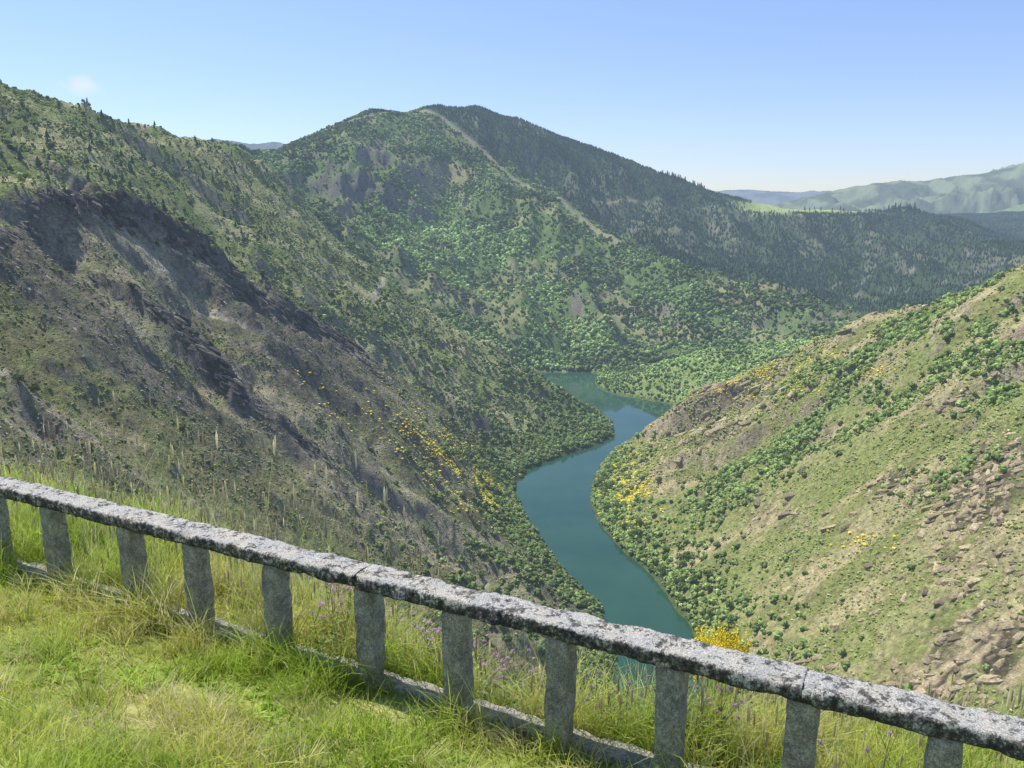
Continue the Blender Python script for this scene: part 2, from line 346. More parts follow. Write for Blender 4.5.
# ------------------------------------------------------------ scattered vegetation and rock
area=(YY**2)
def sample(N,dens):
    p=(area*dens*VIS).ravel(); cs=np.cumsum(p); r=rng.random(N)*cs[-1]; k=np.searchsorted(cs,r)
    i=np.clip(k//NC,0,NR-2); j=np.clip(k%NC,0,NC-2); u=rng.random(N); v=rng.random(N)
    def bl(G): return (G[i,j]*(1-u)+G[i+1,j]*u)*(1-v)+(G[i,j+1]*(1-u)+G[i+1,j+1]*u)*v
    return np.stack([bl(XX),bl(YY),bl(Z)],-1),i,j
def ico():
    bm=bmesh.new(); bmesh.ops.create_icosphere(bm,subdivisions=1,radius=1)
    V=np.array([v.co[:] for v in bm.verts]); T=np.array([[v.index for v in f.verts] for f in bm.faces]); bm.free(); return V,T
IV,IT=ico()
def t_shrub():
    V=IV*(.6+.7*rng.random((len(IV),1))); V[:,2]=V[:,2]*.7+.3; return V,IT
def t_rock(shear,lx=1.5):
    V=IV.copy(); V=np.sign(V)*np.abs(V)**.6*np.array([lx,.55,.75])*(.7+.5*rng.random((len(IV),1))); V[:,2]+=V[:,0]*shear; return V,IT
def t_lobes(n,spread,up):
    Vs=[];Ts=[];o=0
    for k in range(n):
        a=k*2.4+rng.random(); r=spread*(k>0)
        c=np.array([math.cos(a)*r,math.sin(a)*r,up+(.35 if k==0 else -.15+.4*rng.random())])
        s=(.72 if k==0 else .5+.15*rng.random())
        Vs.append(IV*(.6+.75*rng.random((len(IV),1)))*s+c); Ts.append(IT+o); o+=len(IV)
    return np.vstack(Vs),np.vstack(Ts)
def t_pine():
    V=[];T=[]
    for (z0,z1,r) in ((.1,.65,.26),(.4,1.0,.18)):
        b=len(V)
        for k in range(6):
            a=k*math.pi/3+rng.random()*.5; rr=r*(.7+.6*rng.random()); V.append((math.cos(a)*rr,math.sin(a)*rr,z0+.08*rng.random()))
        V.append((0,0,z1))
        for k in range(6): T.append((b+k,b+(k+1)%6,b+6))
    return np.array(V),np.array(T)
patchs=70.
def scatter(name,pts,sc,cols,temps,label,mat=None,patch=0,yaw=6.283):
    mat=mat or M_veg
    if patch: cols=cols*(1-patch+2*patch*sst(.3,.7,fbm(pts[:,0]/patchs,pts[:,1]/patchs,4,88)))[:,None]
    Vs=[];Fs=[];Cs=[];o=0; K=len(temps); which=rng.integers(0,K,len(pts))
    for k in range(K):
        m=which==k; p=pts[m]; s=sc[m]; c=cols[m]; V,T=temps[k]; n=len(p)
        if n==0: continue
        a=(rng.random(n)-.5)*yaw; ca=np.cos(a)[:,None];sa=np.sin(a)[:,None]
        x=V[None,:,0]*ca-V[None,:,1]*sa; y=V[None,:,0]*sa+V[None,:,1]*ca; z=np.repeat(V[None,:,2],n,0)
        W=np.stack([x,y,z],-1)*s[:,None,None]+p[:,None]
        Vs.append(W.reshape(-1,3)); Fs.append((T[None]+(np.arange(n)*len(V))[:,None,None]+o).reshape(-1,3)); o+=n*len(V)
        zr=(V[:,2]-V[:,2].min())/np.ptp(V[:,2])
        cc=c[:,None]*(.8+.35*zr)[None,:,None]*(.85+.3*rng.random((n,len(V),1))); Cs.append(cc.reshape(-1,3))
    me=np_mesh(name,np.vstack(Vs),np.vstack(Fs),mat,np.vstack(Cs)); return link(name,me,kind='stuff',label=label)
def palette(n,cols,wts):
    cols=np.array(cols); k=rng.choice(len(cols),n,p=np.array(wts)/sum(wts)); return cols[k]*(.75+.5*rng.random((n,1)))
clump=sst(.42,.6,fbm(XX/28,YY/28,4,51)); clump2=sst(.42,.58,fbm(XX/75,YY/75,4,52))
low=np.exp(-np.clip(SD,0,1e4)/70.)
notr=np.clip(1-np.clip(tr*2.2+field*1.5,0,1),0,1)
lowA=sst(330,560,PX)*sst(380,520,PY)
# rocks
cl_=cliff*np.exp(-((dc-6)/6)**2)
d=zA*(cragm*sst(.42,.54,q)*1.6+cl_*.7+ribr*.3+scree*sst(.5,.6,n4)*.12)
pts,i,j=sample(5600,d); dk=np.clip(cragm+cl_,0,1)[i,j]
scatter('dark_crag_rock',pts-np.array([0,0,1.0]),(.8+3.0*rng.random(len(pts))**2)*(.5+.7*dk),palette(len(pts),[(.14,.13,.11),(.22,.205,.165),(.36,.33,.26)],[4,3,2])*(1.3-.65*dk[:,None]),[t_rock(-.55) for _ in range(6)],'dark broken rock along the crags and ribs of the left slope',mat=M_rock,yaw=.9)
d=zR*(cragm2*sst(.44,.56,strata)+.012*sst(.5,.6,fbm(XX/70,YY/16,4,46)))*(520/YY)
pts,i,j=sample(2300,d)
scatter('tan_crag_rock',pts-np.array([0,0,1.6]),(.9+4.2*rng.random(len(pts))**2)*(.45+.55*YY[i,j]/520),palette(len(pts),[(.5,.41,.25),(.4,.33,.2),(.24,.2,.13)],[4,3,2]),[t_rock(.45,1.1) for _ in range(8)],'tan layered rock outcrops on the right slope',mat=M_rock,yaw=2.0)
# heath scrub
treeR=(rblob(890,350,90,18,-20)+blob(960,340,60,26)+rblob(800,440,90,22,-35)*.8+rblob(880,400,80,20,-25)+rblob(740,480,60,18,-40)*.5+blob(1000,400,40,22)*.7+blob(1000,322,40,34)*1.3+rblob(950,480,50,14,-20)*.4)
clumpR=sst(.44,.53,fbm(XX/34,YY/34,3,54))
d=(zA*(.2+.75*clump)*(1-.8*np.clip(cragm+scree*.8,0,1))+zB*.4*(.2+clump)+zR*(.7*(.16+clump)+2.2*treeR*clumpR)*(1-.4*np.clip(cragm2,0,1)))*notr
pts,i,j=sample(100000,d)
cl=palette(len(pts),[(.14,.165,.06),(.195,.225,.08),(.26,.285,.105),(.34,.32,.17)],[4,4,2,1])
r_=zR[i,j]; cl[r_]=palette(r_.sum(),[(.18,.24,.07),(.26,.31,.095),(.35,.38,.13),(.41,.37,.2)],[3,4,3,1])
szz=np.where(zA[i,j],.8,1.0)
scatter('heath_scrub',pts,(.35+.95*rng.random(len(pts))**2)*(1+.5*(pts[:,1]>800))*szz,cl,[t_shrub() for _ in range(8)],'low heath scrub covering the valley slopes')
# yellow broom
bc=sst(.47,.56,fbm(XX/20,YY/20,3,57))
d=(rblob(450,465,75,18,38)*.9+rblob(490,490,26,12,35)*2.6+rblob(330,400,35,9,40)*.2)*zA*(.03+bc)+zR*((SD<85)*blob(614,496,26,40)*3.4+rblob(770,375,65,9,-18)*2+blob(870,545,30,9)*.4+rblob(830,382,60,9,-15)*.6+blob(940,480,20,7)*.4)*(.05+bc)
pts,i,j=sample(9500,d)
scatter('flowering_broom',pts,.5+1.0*rng.random(len(pts)),palette(len(pts),[(.76,.58,.05),(.6,.51,.08),(.34,.36,.09)],[3,4,3]),[t_shrub() for _ in range(6)],'yellow flowering broom in patches on the slopes')
# woodland
d=(zMl*(.22+clump2)+zC*1.3+zB*(1.1*low+.45*sst(.5,.62,fbm(XX/60,YY/60,3,53))*sst(200,330,PY)+.07))*notr*(1-.85*np.clip(cragm3,0,1))
pts,i,j=sample(29000,d)
cl=palette(len(pts),[(.11,.16,.06),(.165,.24,.075),(.24,.33,.1),(.32,.41,.135)],[4,4,3,1.5])
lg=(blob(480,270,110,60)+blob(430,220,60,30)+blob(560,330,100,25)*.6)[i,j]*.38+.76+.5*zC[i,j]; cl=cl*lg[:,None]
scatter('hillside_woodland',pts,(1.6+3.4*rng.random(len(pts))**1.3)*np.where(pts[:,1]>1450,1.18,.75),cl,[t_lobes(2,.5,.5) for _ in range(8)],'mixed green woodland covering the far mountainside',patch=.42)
# pines
d=(zPine*(.9+clump2)+zB*.15*np.exp(-((PX-140)/130)**2-((PY-165)/50)**2)+zMl*.02)*notr
pts,i,j=sample(38000,d)
scatter('pine_forest',pts,6+5*rng.random(len(pts)),palette(len(pts),[(.06,.1,.06),(.08,.125,.068),(.105,.15,.08)],[3,3,1]),[t_pine() for _ in range(8)],'dark conifer forest on the far mountainside',patch=.2)
# nearer trees, as stuff
dn=(zA*(lowA*1.0*(.1+clump)+np.exp(-np.clip(SD,0,999)/22.)*2)+zB*low*1.5*(YY<1200)+zR*(np.exp(-np.clip(SD,0,999)/16.)*4+treeR*(.02+clumpR)*3.4))
pts,i,j=sample(9500,dn)
cl=palette(len(pts),[(.115,.16,.055),(.16,.225,.07),(.22,.29,.095)],[4,4,2]); r_=zR[i,j]; cl[r_]=palette(r_.sum(),[(.15,.21,.065),(.22,.3,.09),(.29,.38,.12)],[3,4,3])
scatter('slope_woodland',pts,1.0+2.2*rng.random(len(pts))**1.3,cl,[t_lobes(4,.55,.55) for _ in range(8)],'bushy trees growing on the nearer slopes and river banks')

# ------------------------------------------------------------ individual trees
def crown_mesh(name,nl,nq,mat,h=1.0,lsize=.12):
    V=[];Fc=[]
    lobes=[(Vector((0,0,.15*h)),.62)]
    for k in range(nl):
        a=k*2.4+random.random(); r=.35+.3*random.random()
        lobes.append((Vector((math.cos(a)*r,math.sin(a)*r,random.uniform(-.35,.5)*h)),random.uniform(.28,.45)))
    for q_ in range(nq):
        c,rr=random.choice(lobes); n_=Vector((random.gauss(0,1),random.gauss(0,1),random.gauss(0,1)+.2)).normalized()
        p=c+n_*rr*random.uniform(.75,1.05); n_=(n_+Vector((random.gauss(0,.5),random.gauss(0,.5),random.gauss(0,.5)))).normalized()
        t=n_.orthogonal().normalized(); b=n_.cross(t); s=lsize*random.uniform(.6,1.4); k=len(V)
        for (u,v) in ((-1,-.6),(.4,-1),(1,.6),(-.4,1)): V.append((p+t*u*s+b*v*s)[:])
        Fc.append((k,k+1,k+2,k+3))
    return np_mesh(name,V,Fc,mat)
def trunk_mesh(name,h,r,limbs,mat=M_bark):
    V=[];Fc=[]
    def tube(a,b,ra,rb):
        a=Vector(a);b=Vector(b); d_=(b-a).normalized(); t=d_.orthogonal().normalized(); s=d_.cross(t); k=len(V)
        for (c,rr) in ((a,ra),(b,rb)):
            for m in range(6):
                an=m*math.pi/3; V.append((c+t*math.cos(an)*rr+s*math.sin(an)*rr)[:])
        for m in range(6): Fc.append((k+m,k+(m+1)%6,k+6+(m+1)%6,k+6+m))
    tube((0,0,-.2),(.03,.02,h*.6),r,r*.7); tube((.03,.02,h*.6),(0,0,h),r*.7,r*.35)
    for k in range(limbs):
        a=k*2.2; tube((.02,.01,h*(.5+.1*k%.3)),(math.cos(a)*.45,math.sin(a)*.45,h*.95+.15*random.random()),r*.45,r*.15)
    return np_mesh(name,V,Fc,mat)
crowns=[crown_mesh('crown',7,520,M_leaf,random.uniform(.8,1.1)) for _ in range(4)]
trunks=[trunk_mesh('trunk',1.2,.09,4) for _ in range(2)]
scrowns=[crown_mesh('crown',6,360,M_shrub,.7,.13) for _ in range(3)]
def tree(name,p,s,label,group,cat,cr,base_h,rot=None,tr_=None):
    e=bpy.data.objects.new(name,None); col.objects.link(e); e.location=p; e.scale=(s,s,s*random.uniform(.85,1.15)); e.rotation_euler.z=random.random()*6.28 if rot is None else rot
    e['label']=label; e['category']=cat
    if group: e['group']=group
    c=link('crown',cr,e); c.location.z=base_h
    link('trunk',tr_ or random.choice(trunks),e)
    return e
def spot(px,py):
    dx=(px-512)/F; dy=(py-384)/F; dY=cp-dy*sp; t=dx/dY; tgt=-(sp+dy*cp)/dY
    j=int(np.clip(round((t+.85)/1.7*(NC-1)),0,NC-1)); i0=int(np.searchsorted(Yr,150)); c=slope[i0:,j]
    k=np.argmax(c>=tgt); i=i0+k
    return (float(XX[i,j]),float(YY[i,j]),float(Z[i,j])-.3)
def pickpts(N,dens,mind):
    pts,i,j=sample(N*8,dens); out=[]
    for p in pts:
        if all((p[0]-q_[0])**2+(p[1]-q_[1])**2>mind*mind for q_ in out): out.append(p)
        if len(out)>=N: break
    return out
for p in pickpts(75,zR*(SD>2)*(SD<22)*(YY<900)*1.0,6): tree('broadleaf_tree',p,random.uniform(2.6,4.4),'round green tree in the belt of trees lining the right bank of the river','trees along the right river bank','tree',random.choice(crowns),1.1)
for p in pickpts(85,zR*treeR*(SD>30)*(.02+clumpR),6): tree('broadleaf_tree',p,random.uniform(1.8,3.4),'bright green tree scattered on the sunlit right hillside','trees on the right hillside','tree',random.choice(crowns),1.0)
for p in pickpts(60,zA*(SD>3)*(lowA*(.1+clump)+np.exp(-np.clip(SD,0,999)/20.)*2),8): tree('broadleaf_tree',p,random.uniform(2.0,3.4),'dark green tree low on the left slope above the river bend','trees low on the left slope','tree',random.choice(crowns),1.1)
for p in pickpts(45,zB*(SD>3)*low*(YY<1250),10): tree('broadleaf_tree',p,random.uniform(2.4,3.8),'green tree on the wooded tip of the spur inside the river bend','trees on the wooded spur tip','tree',random.choice(crowns),1.1)
for p in pickpts(40,zA*(YY<650)*(PX<420)*(.1+clump),14): tree('evergreen_shrub',p,random.uniform(.9,1.7),'small dark shrub dotted over the brown left slope','shrubs on the brown left slope','shrub',random.choice(scrowns),.6)
for (px,py,s,lab) in [(34,394,3.6,'large dark green bush standing alone low at the left edge of the brown slope'),(19,382,2.8,'smaller bush just up slope and left of the large lone bush on the brown slope'),(132,292,3.0,'round bush below the dark crag on the left slope'),(182,432,2.2,'single green bush in the middle of the brown left slope')]:
    tree('evergreen_shrub',spot(px,py),s,lab,None,'bush',random.choice(scrowns),.6)
def pine_crown():
    V=[];Fc=[]
    for L in range(9):
        z=.28+L*.085; r=.26*(1-L/10.)*random.uniform(.8,1.15)
        for k in range(9):
            a=k*.698+L*.4+random.uniform(-.2,.2); rr=r*random.uniform(.7,1.25); n0=len(V); w_=.06+.02*random.random()
            ca,sa=math.cos(a),math.sin(a)
            V+= [(0,0,z+.05),(ca*rr-sa*w_,sa*rr+ca*w_,z-.05),(ca*rr*1.15,sa*rr*1.15,z-.07),(ca*rr+sa*w_,sa*rr-ca*w_,z-.05)]
            Fc.append((n0,n0+1,n0+2,n0+3))
    return np_mesh('crown',V,Fc,M_pine)
pcs=[pine_crown() for _ in range(3)]; ptr=trunk_mesh('trunk',.9,.022,0)
def skyl(px0,px1,py0,Y0,Y1,n,lab,grp,s0,s1):
    for k in range(n):
        px=random.uniform(px0,px1); t=(px-512)/F/ (cp-((py0-384)/F)*sp); j=int(np.clip(round((t+.85)/1.7*(NC-1)),0,NC-1))
        a,b=np.searchsorted(Yr,[Y0,Y1]); i=a+int(np.argmax(slope[a:b,j])); i=max(0,i-random.randint(0,3))
        tree('pine_tree',(float(XX[i,j]),float(YY[i,j]),float(Z[i,j])-.5),random.uniform(s0,s1),lab,grp,'tree',random.choice(pcs),0,tr_=ptr)
skyl(660,706,175,2700,3300,40,'dark pine on the skyline of the big mountain where its right shoulder drops','pines on the mountain skyline',15,23)
skyl(78,130,120,1000,1400,12,'tall dark pine on the upper left ridge line','pines on the upper left ridge',7,12)
skyl(885,928,205,2700,3200,18,'dark pine in the clump beside the pale green field on the far ridge','pines beside the far field',17,26)
skyl(800,850,207,2700,3200,12,'dark pine in the row along the far green field','pines along the far field',10,16)

# ------------------------------------------------------------ balustrade
a0=np.array(Pz(0,498,-2.10)[:2]); a1=np.array(Pz(1024,762,-2.10)[:2]); u=(a1-a0)/np.linalg.norm(a1-a0); nrm=np.array([-u[1],u[0]])
if nrm[1]<0: nrm=-nrm
org=a0+nrm*.09; GZ=-2.73; RB=-2.10-GZ
root=bpy.data.objects.new('balustrade',None); col.objects.link(root); root.location=(org[0],org[1],GZ); root.rotation_euler.z=math.atan2(u[1],u[0])
root['label']='weathered granite balustrade with square posts and lichen covered rail along the grassy edge'; root['category']='balustrade'
def beam(name,axis,length,w_,h_,rings,cr,amp,seed,mat,loc,parent,taper=0,freq=7,endk=.1):
    prof=[]
    for (sx,sy) in ((1,1),(-1,1),(-1,-1),(1,-1)):
        for k in range(4):
            a={(1,1):0,(-1,1):90,(-1,-1):180,(1,-1):270}[(sx,sy)]+k*30
            prof.append((sx*(w_/2-cr)+cr*math.cos(R(a)),sy*(h_/2-cr)+cr*math.sin(R(a))))
    full=[]
    for k in range(len(prof)):
        p=prof[k];q_=prof[(k+1)%len(prof)]; L=math.dist(p,q_); m=max(1,int(L/.02))
        for t in range(m): full.append((p[0]+(q_[0]-p[0])*t/m,p[1]+(q_[1]-p[1])*t/m))
    n_=len(full);V=[];Fc=[]
    so=Vector((seed*3.1,seed*1.7,seed*.9))
    for r in range(rings+1):
        t=r/rings; e=min(t,1-t)*length; k=1-endk*max(0,1-e/.02) ; k*=1-taper*t
        for (a,b) in full:
            v=Vector((a*k,b*k,t*length)); nz=mn.noise(v*freq+so)*amp+mn.noise(v*freq*3.5+so)*amp*.6+mn.noise(v*freq*9+so)*amp*.45
            ch=max(0,mn.noise(v*freq*.9+so*2)-.2)*amp*4.5*(1 if abs(a)>w_*.35 and abs(b)>h_*.3 else 0)
            s=1+(nz-ch)/math.hypot(a,b); V.append((v.x*s,v.y*s,v.z))
    for r in range(rings):
        for k in range(n_): Fc.append((r*n_+k,r*n_+(k+1)%n_,(r+1)*n_+(k+1)%n_,(r+1)*n_+k))
    me=bpy.data.meshes.new(name); me.from_pydata(V,[],Fc+[tuple(range(n_))[::-1],tuple(rings*n_+k for k in range(n_))])
    for p in me.polygons: p.use_smooth=len(p.vertices)==4
    me.materials.append(mat); o=link(name,me,parent); o.location=loc
    if axis=='x': o.rotation_euler=(0,R(90),0)
    return o
def s_at(px,z=-2.10,off=-.062):
    ss=np.linspace(-3,9,6000); x=org[0]+u[0]*ss+nrm[0]*off; y=org[1]+u[1]*ss+nrm[1]*off
    return ss[np.argmin(np.abs(proj(x,y,z)[0]-px+ (y<1)*1e4))]
ps=[s_at(p) for p in (-16,43,121,187,268,361,451,556,669,802,947)]
ps=[ps[0]-1.2,ps[0]-.6]+ps+[ps[-1]+.56,ps[-1]+1.12]
for k,s in enumerate(ps):
    beam('post','z',RB+.02,.125,.125,22,.012,.008,k+1,M_post,(s,random.uniform(-.006,.006),-.02),root)
k=0; joints=[ps[0]-.3,ps[3]+.02,ps[7]-.02,ps[11]+.0,ps[14]+.3]
for a,b in zip(joints[:-1],joints[1:]):
    o=beam('rail','x',b-a-.002,.085,.18,int((b-a)/.013),.016,.012,30+k,M_rail,(a+.001,0,RB+.0425),root,freq=6,endk=.0); k+=1
a,b=ps[0]-.3,ps[-1]+.3
beam('kerb','x',b-a,.12,.13,220,.015,.012,60,M_post,(a,0.045,-.012),root)

# ------------------------------------------------------------ verge ground
def zg(x,y):
    d=(x-org[0])*nrm[0]+(y-org[1])*nrm[1]; s=(x-org[0])*u[0]+(y-org[1])*u[1]
    e=np.interp(s,[-4,0,1.5,3,3.7,4.6,5.2,6,9],[1.5,1.2,.8,.45,.18,.2,.6,1.2,1.6])+.25*(vn(x*1.3,y*1.3,5)-.5)*np.clip(np.abs(s-4.15)-.4,0,1)
    z=GZ+np.where(d<0,1.05*sst(0,3.6,-d)+.02*np.clip(-d-3.6,0,99),-.08*d)-np.where(d>e,.95*(d-e),0)
    z=z+.09*(fbm(x*1.3,y*1.3,3,8)-.5)*sst(.05,.5,np.abs(d))+.03*(fbm(x*6,y*6,2,9)-.5)
    return z,d,s,e
gxs=np.linspace(-14,14,281); gys=np.linspace(-4,30,341); GX,GY=np.meshgrid(gxs,gys); gz,gd,gs,ge=zg(GX,GY)
i=np.arange(GX.size).reshape(GX.shape); f=np.stack([i[:-1,:-1],i[:-1,1:],i[1:,1:],i[1:,:-1]],-1).reshape(-1,4)
gc=mixc(c_(.28,.33,.08),c_(.44,.42,.17),sst(.45,.65,fbm(GX*2,GY*2,4,11)))
link('verge',np_mesh('verge',np.stack([GX,GY,gz],-1).reshape(-1,3),f,M_soil,gc.reshape(-1,3),True),kind='structure',label='grassy bank sloping down to the balustrade')

def blades(name,x,y,L,W,lean,colr,label,kind='stuff',mat=None,a=None):
    mat=mat or M_grass
    n=len(x); z=zg(x,y)[0]; a=rng.random(n)*6.283 if a is None else a; b=rng.random(n)*6.283
    dx=np.cos(a);dy=np.sin(a); wx=np.cos(b);wy=np.sin(b); V=np.zeros((n,7,3)); 
    for k,(t,wk) in enumerate(((0,1),(.4,.85),(.75,.5))):
        hx=lean*L*t*t; hz=L*t*(1-.35*lean*t)
        for m,sg in enumerate((-1,1)):
            V[:,2*k+m,0]=x+dx*hx+sg*wx*W*wk; V[:,2*k+m,1]=y+dy*hx+sg*wy*W*wk; V[:,2*k+m,2]=z+hz-.01
    V[:,6,0]=x+dx*lean*L;V[:,6,1]=y+dy*lean*L;V[:,6,2]=z+L*(1-.35*lean)
    T=np.array([[0,1,3],[0,3,2],[2,3,5],[2,5,4],[4,5,6]])
    Fc=(T[None]+(np.arange(n)*7)[:,None,None]).reshape(-1,3)
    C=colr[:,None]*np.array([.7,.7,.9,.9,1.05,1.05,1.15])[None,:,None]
    link(name,np_mesh(name,V.reshape(-1,3),Fc,mat,C.reshape(-1,3)),kind=kind,label=label); return V[:,6]
N=270000
x=rng.uniform(-5.5,3.6,N); y=rng.uniform(1.2,8.5,N); z,d,s,e=zg(x,y)
px,py=proj(x,y,z+.1); cl=fbm(x*3.4,y*3.4,4,61)
keep=(px>-60)&(px<1090)&(py<860)&(d<e+.6)&(rng.random(N)<.4+1.2*sst(.38,.58,cl))&((np.abs(d-.035)>.065))
x,y,d,cl,s=x[keep],y[keep],d[keep],cl[keep],s[keep]; n=len(x)
c2=fbm(x*1.4,y*1.4,4,62)
nearf=np.exp(-((d+.11)/.11)**2)*(.5+.7*vn(s*2.3,s*0+.5,17)+.5*(s<2.2))
L=(.035+.11*rng.random(n)**1.5)*(.6+1.2*sst(.42,.62,cl))*np.where(d>.1,1.9,1)*(1+1.4*nearf)
base=mixc(c_(.48,.62,.10),c_(.72,.74,.18),sst(.38,.62,c2)); dry=rng.random(n)<.05+.28*sst(.52,.66,c2); base[dry]=c_(.84,.75,.44); base*=(.68+.42*rng.random((n,1)))
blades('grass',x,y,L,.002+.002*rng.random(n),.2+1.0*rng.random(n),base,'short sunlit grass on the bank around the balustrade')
# straw coloured and green tufts
T_=300; tx=rng.uniform(-4.5,2.8,T_); ty=rng.uniform(1.8,6.2,T_); td=zg(tx,ty)[1]; k=(td<-.06)&(td>-2.6); tx,ty=tx[k],ty[k]; m=60
th=rng.uniform(.4,1.1,len(tx)); x=np.repeat(tx,m)+rng.normal(0,.04,len(tx)*m); y=np.repeat(ty,m)+rng.normal(0,.04,len(tx)*m); an=np.arctan2(y-np.repeat(ty,m),x-np.repeat(tx,m))
tcol=palette(len(tx),[(.52,.64,.13),(.74,.72,.3),(.82,.74,.46)],[5,2,1]); n=len(x)
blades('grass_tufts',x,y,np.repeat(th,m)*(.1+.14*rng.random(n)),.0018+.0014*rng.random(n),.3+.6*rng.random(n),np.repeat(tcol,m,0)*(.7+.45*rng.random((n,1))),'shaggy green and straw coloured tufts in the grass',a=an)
N=45000; x=rng.uniform(-5.5,3.6,N); y=rng.uniform(1.2,7.5,N); z,d,s,e=zg(x,y); cl=fbm(x*2.2,y*2.2,3,71)
keep=(cl>.5)&(d<e)&(np.abs(d)>.12); x,y=x[keep],y[keep]; n=len(x)
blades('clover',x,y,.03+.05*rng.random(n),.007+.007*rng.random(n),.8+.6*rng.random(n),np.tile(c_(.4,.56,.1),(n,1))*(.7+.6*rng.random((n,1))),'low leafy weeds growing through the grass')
def tall(N,s0,s1,d0,d1,h0,h1,name,label,W=.0012):
    s=rng.uniform(s0,s1,N); d=rng.uniform(d0,d1,N); x=org[0]+u[0]*s+nrm[0]*d; y=org[1]+u[1]*s+nrm[1]*d
    e=zg(x,y)[3]; k=d<e+.35; x,y=x[k],y[k]; n=len(x)
    L=rng.uniform(h0,h1,n)*(.4+.8*vn(x*2.5,y*2.5,15)); c=palette(n,[(.68,.7,.32),(.54,.64,.18),(.78,.72,.5)],[3,5,1])
    return blades(name,x,y,L,W+.001*rng.random(n),.1+.35*rng.random(n),c,label)
t1=tall(2300,-1.5,3.0,.12,1.5,.22,.6,'tall_grass','tall thin seeding grass behind the left half of the balustrade')
t3=tall(380,-1.5,3.2,.3,1.3,.7,1.3,'tall_grass','tallest wispy grass stalks rising above the left half of the rail',.0010)
t2=tall(5200,3.0,8.0,.12,1.6,.2,.52,'tall_grass','tall grass behind the right half of the balustrade')
tips=np.vstack([t1[::4],t3,t2[::5]]); n=len(tips)
sp_=[]
for _ in range(3):
    V=IV*np.array([.16,.16,1.4])*(.7+.6*rng.random((len(IV),1))); sp_.append((V,IT))
scatter('grass_seed_heads',tips,.022+.028*rng.random(n),palette(n,[(.74,.68,.5),(.68,.64,.38),(.6,.52,.42)],[1,1,1]),sp_,'feathery seed heads on the tall grass',mat=M_grass)

# purple flowering weeds
def plant_stem(h,br):
    V=[];Fc=[];tips=[]
    def tube(a,b,ra):
        a=Vector(a);b=Vector(b);t=(b-a).normalized().orthogonal().normalized();s_=(b-a).normalized().cross(t);k=len(V)
        for c,r in ((a,ra),(b,ra*.6)):
            for m in range(4): V.append((c+t*math.cos(m*1.571)*r+s_*math.sin(m*1.571)*r)[:])
        for m in range(4): Fc.append((k+m,k+(m+1)%4,k+4+(m+1)%4,k+4+m))
    top=(random.uniform(-.05,.05),random.uniform(-.05,.05),h); tube((0,0,0),top,.003); tips.append(top)
    for k in range(br):
        t=random.uniform(.35,.8); b=(top[0]*t,top[1]*t,h*t); a=random.random()*6.28; r=random.uniform(.05,.12)
        e_=(b[0]+math.cos(a)*r,b[1]+math.sin(a)*r,b[2]+random.uniform(.08,.16)); tube(b,e_,.002); tips.append(e_)
    for k in range(14):
        t=random.uniform(.02,.8); b=Vector((top[0]*t,top[1]*t,h*t)); a=random.random()*6.28; L=random.uniform(.04,.1)*(1.2-t); k0=len(V)
        dv=Vector((math.cos(a),math.sin(a),.4)); sv=Vector((-math.sin(a),math.cos(a),0))
        V+= [b[:],(b+dv*L*.5+sv*L*.22)[:],(b+dv*L)[:],(b+dv*L*.5-sv*L*.22)[:]]; Fc.append((k0,k0+1,k0+2,k0+3))
    return np_mesh('stem',V,Fc,M_stem),tips
def flower_mesh(name,r,mat,n=26):
    V=[];Fc=[]
    for k in range(n):
        d_=Vector((random.gauss(0,1),random.gauss(0,1),abs(random.gauss(0,1))+.2)).normalized(); t=d_.orthogonal().normalized()*r*.22; k0=len(V)
        V+= [(0,0,0),(d_*r*.7+t)[:],(d_*r)[:],(d_*r*.7-t)[:]]; Fc.append((k0,k0+1,k0+2,k0+3))
    return np_mesh(name,V,Fc,mat)
flm=[flower_mesh('flower',.015,M_purple) for _ in range(3)]
for k in range(38):
    s=random.uniform(2.6,5.9); d=random.uniform(.15,.5)
    x=org[0]+u[0]*s+nrm[0]*d; y=org[1]+u[1]*s+nrm[1]*d; z=float(zg(np.array([x]),np.array([y]))[0][0])
    e=bpy.data.objects.new('flowering_weed',None); col.objects.link(e); e.location=(x,y,z-.01)
    e['label']='thin flowering weed with small pinkish purple heads behind the middle of the balustrade'; e['category']='wildflower'; e['group']='purple flowering weeds behind the balustrade'
    sm,tp=plant_stem(random.uniform(.25,.5),random.randint(3,5)); link('stem',sm,e)
    for t in tp: o=link('flower',random.choice(flm),e); o.location=t
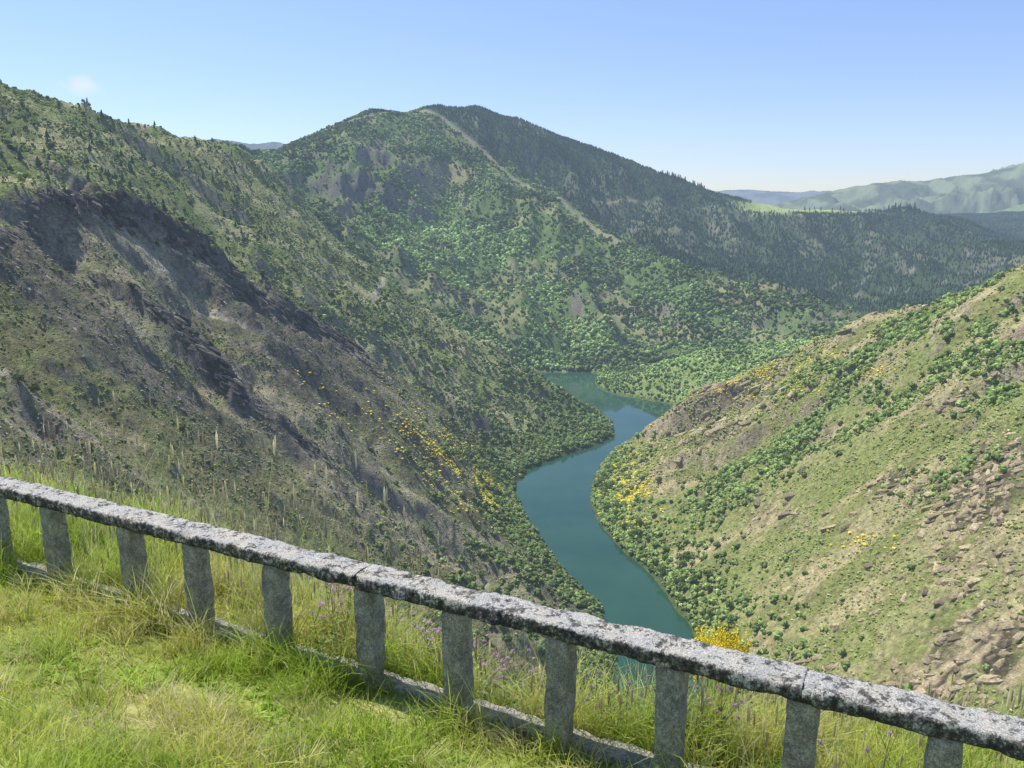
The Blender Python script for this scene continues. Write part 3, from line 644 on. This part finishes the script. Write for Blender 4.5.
# yellow broom bush below the verge
bx,by=P(722,640,8)[:2]; bz=float(zg(np.array([bx]),np.array([by]))[0][0])
top_z=P(722,616,8)[2]; bh=max(.5,top_z-bz)
e=bpy.data.objects.new('broom_bush',None); col.objects.link(e); e.location=(bx,by,bz-.05)
e['label']='bright yellow flowering broom bush just below the bank behind the balustrade'; e['category']='bush'
V=[];Fc=[];Vf=[];Ff=[]
for k in range(120):
    a=random.random()*6.28; r=random.random()**.6*.32; top=Vector((math.cos(a)*r,math.sin(a)*r,bh-random.random()*.3-r*.5)); b=Vector((math.cos(a)*r*.2,math.sin(a)*r*.2,0)); sd=Vector((-math.sin(a),math.cos(a),0))*.004
    k0=len(V); V+= [(b-sd)[:],(b+sd)[:],(top+sd*.5)[:],(top-sd*.5)[:]]; Fc.append((k0,k0+1,k0+2,k0+3))
    for m in range(28):
        t=1-random.random()*.3/bh; c=b.lerp(top,t)+Vector((random.gauss(0,.02),random.gauss(0,.02),random.gauss(0,.02))); n_=Vector((random.gauss(0,1),random.gauss(0,1),random.gauss(0,1))).normalized(); t1_=n_.orthogonal().normalized()*.011; t2_=n_.cross(t1_.normalized())*.011; k0=len(Vf)
        Vf+= [(c-t1_)[:],(c-t2_)[:],(c+t1_)[:],(c+t2_)[:]]; Ff.append((k0,k0+1,k0+2,k0+3))
link('stems',np_mesh('stems',V,Fc,M_stem),e); link('blossom',np_mesh('blossom',Vf,Ff,M_broom),e)

# ------------------------------------------------------------ light, world, camera
sd=Vector((-.45,.30,0)).normalized(); el=R(58); sv=Vector((sd.x*math.cos(el),sd.y*math.cos(el),math.sin(el)))
L=bpy.data.lights.new('sun','SUN'); L.energy=5.0; L.angle=R(.5); L.color=(1,.95,.87); lo=bpy.data.objects.new('sun',L); col.objects.link(lo); lo.rotation_euler=sv.to_track_quat('Z','Y').to_euler()
W=bpy.data.worlds.new('World'); scene.world=W; W.use_nodes=True; nt=W.node_tree; bg=nt.nodes['Background']
sky=nt.nodes.new('ShaderNodeTexSky'); sky.sky_type='NISHITA'; sky.sun_disc=False; sky.sun_elevation=el; sky.sun_rotation=math.atan2(sv.x,sv.y); sky.altitude=500; sky.air_density=1.0; sky.dust_density=.0; sky.ozone_density=2.4
tc=nt.nodes.new('ShaderNodeTexCoord'); sz=nt.nodes.new('ShaderNodeSeparateXYZ'); nt.links.new(tc.outputs['Generated'],sz.inputs[0])
hr=ramp(nt,sz.outputs['Z'],[(0,(.66,.71,.93)),(.08,(.84,.84,1.08)),(.26,(1.1,1.03,1.16))])
tint=nt.nodes.new('ShaderNodeMix'); tint.data_type='RGBA'; tint.blend_type='MULTIPLY'; tint.inputs[0].default_value=1; nt.links.new(hr.outputs[0],tint.inputs[7])
nt.links.new(sky.outputs[0],tint.inputs[6])
v0=Vector(P(82,86,1)).normalized()
sub=nt.nodes.new('ShaderNodeVectorMath'); sub.operation='SUBTRACT'; nt.links.new(tc.outputs['Generated'],sub.inputs[0]); sub.inputs[1].default_value=v0[:]
scl=nt.nodes.new('ShaderNodeVectorMath'); scl.operation='MULTIPLY'; nt.links.new(sub.outputs[0],scl.inputs[0]); scl.inputs[1].default_value=(1,1,2.2)
ln=nt.nodes.new('ShaderNodeVectorMath'); ln.operation='LENGTH'; nt.links.new(scl.outputs[0],ln.inputs[0])
cn=noise_node(nt,55,5,tc.outputs['Generated'],.6)
ad=nt.nodes.new('ShaderNodeMath'); ad.operation='MULTIPLY_ADD'; nt.links.new(cn.outputs['Fac'],ad.inputs[0]); ad.inputs[1].default_value=-.05; nt.links.new(ln.outputs['Value'],ad.inputs[2])
mp=nt.nodes.new('ShaderNodeMapRange'); mp.inputs['From Min'].default_value=-.025; mp.inputs['From Max'].default_value=.0; mp.inputs['To Min'].default_value=.6; mp.inputs['To Max'].default_value=0
nt.links.new(ad.outputs[0],mp.inputs['Value'])
cm_=nt.nodes.new('ShaderNodeMix'); cm_.data_type='RGBA'; nt.links.new(mp.outputs[0],cm_.inputs[0]); nt.links.new(tint.outputs[2],cm_.inputs[6]); cm_.inputs[7].default_value=(6,6.1,6.2,1)
nt.links.new(cm_.outputs[2],bg.inputs[0]); bg.inputs[1].default_value=.15
cam=bpy.data.cameras.new('camera'); co=bpy.data.objects.new('camera',cam); col.objects.link(co); co.location=(0,0,0); co.rotation_euler=(R(90)-PITCH,0,0)
cam.sensor_width=36; cam.lens=F*36/1024; cam.clip_start=.05; cam.clip_end=100000
scene.camera=co
scene.view_settings.view_transform='Standard'; scene.view_settings.look='None'; scene.view_settings.exposure=0
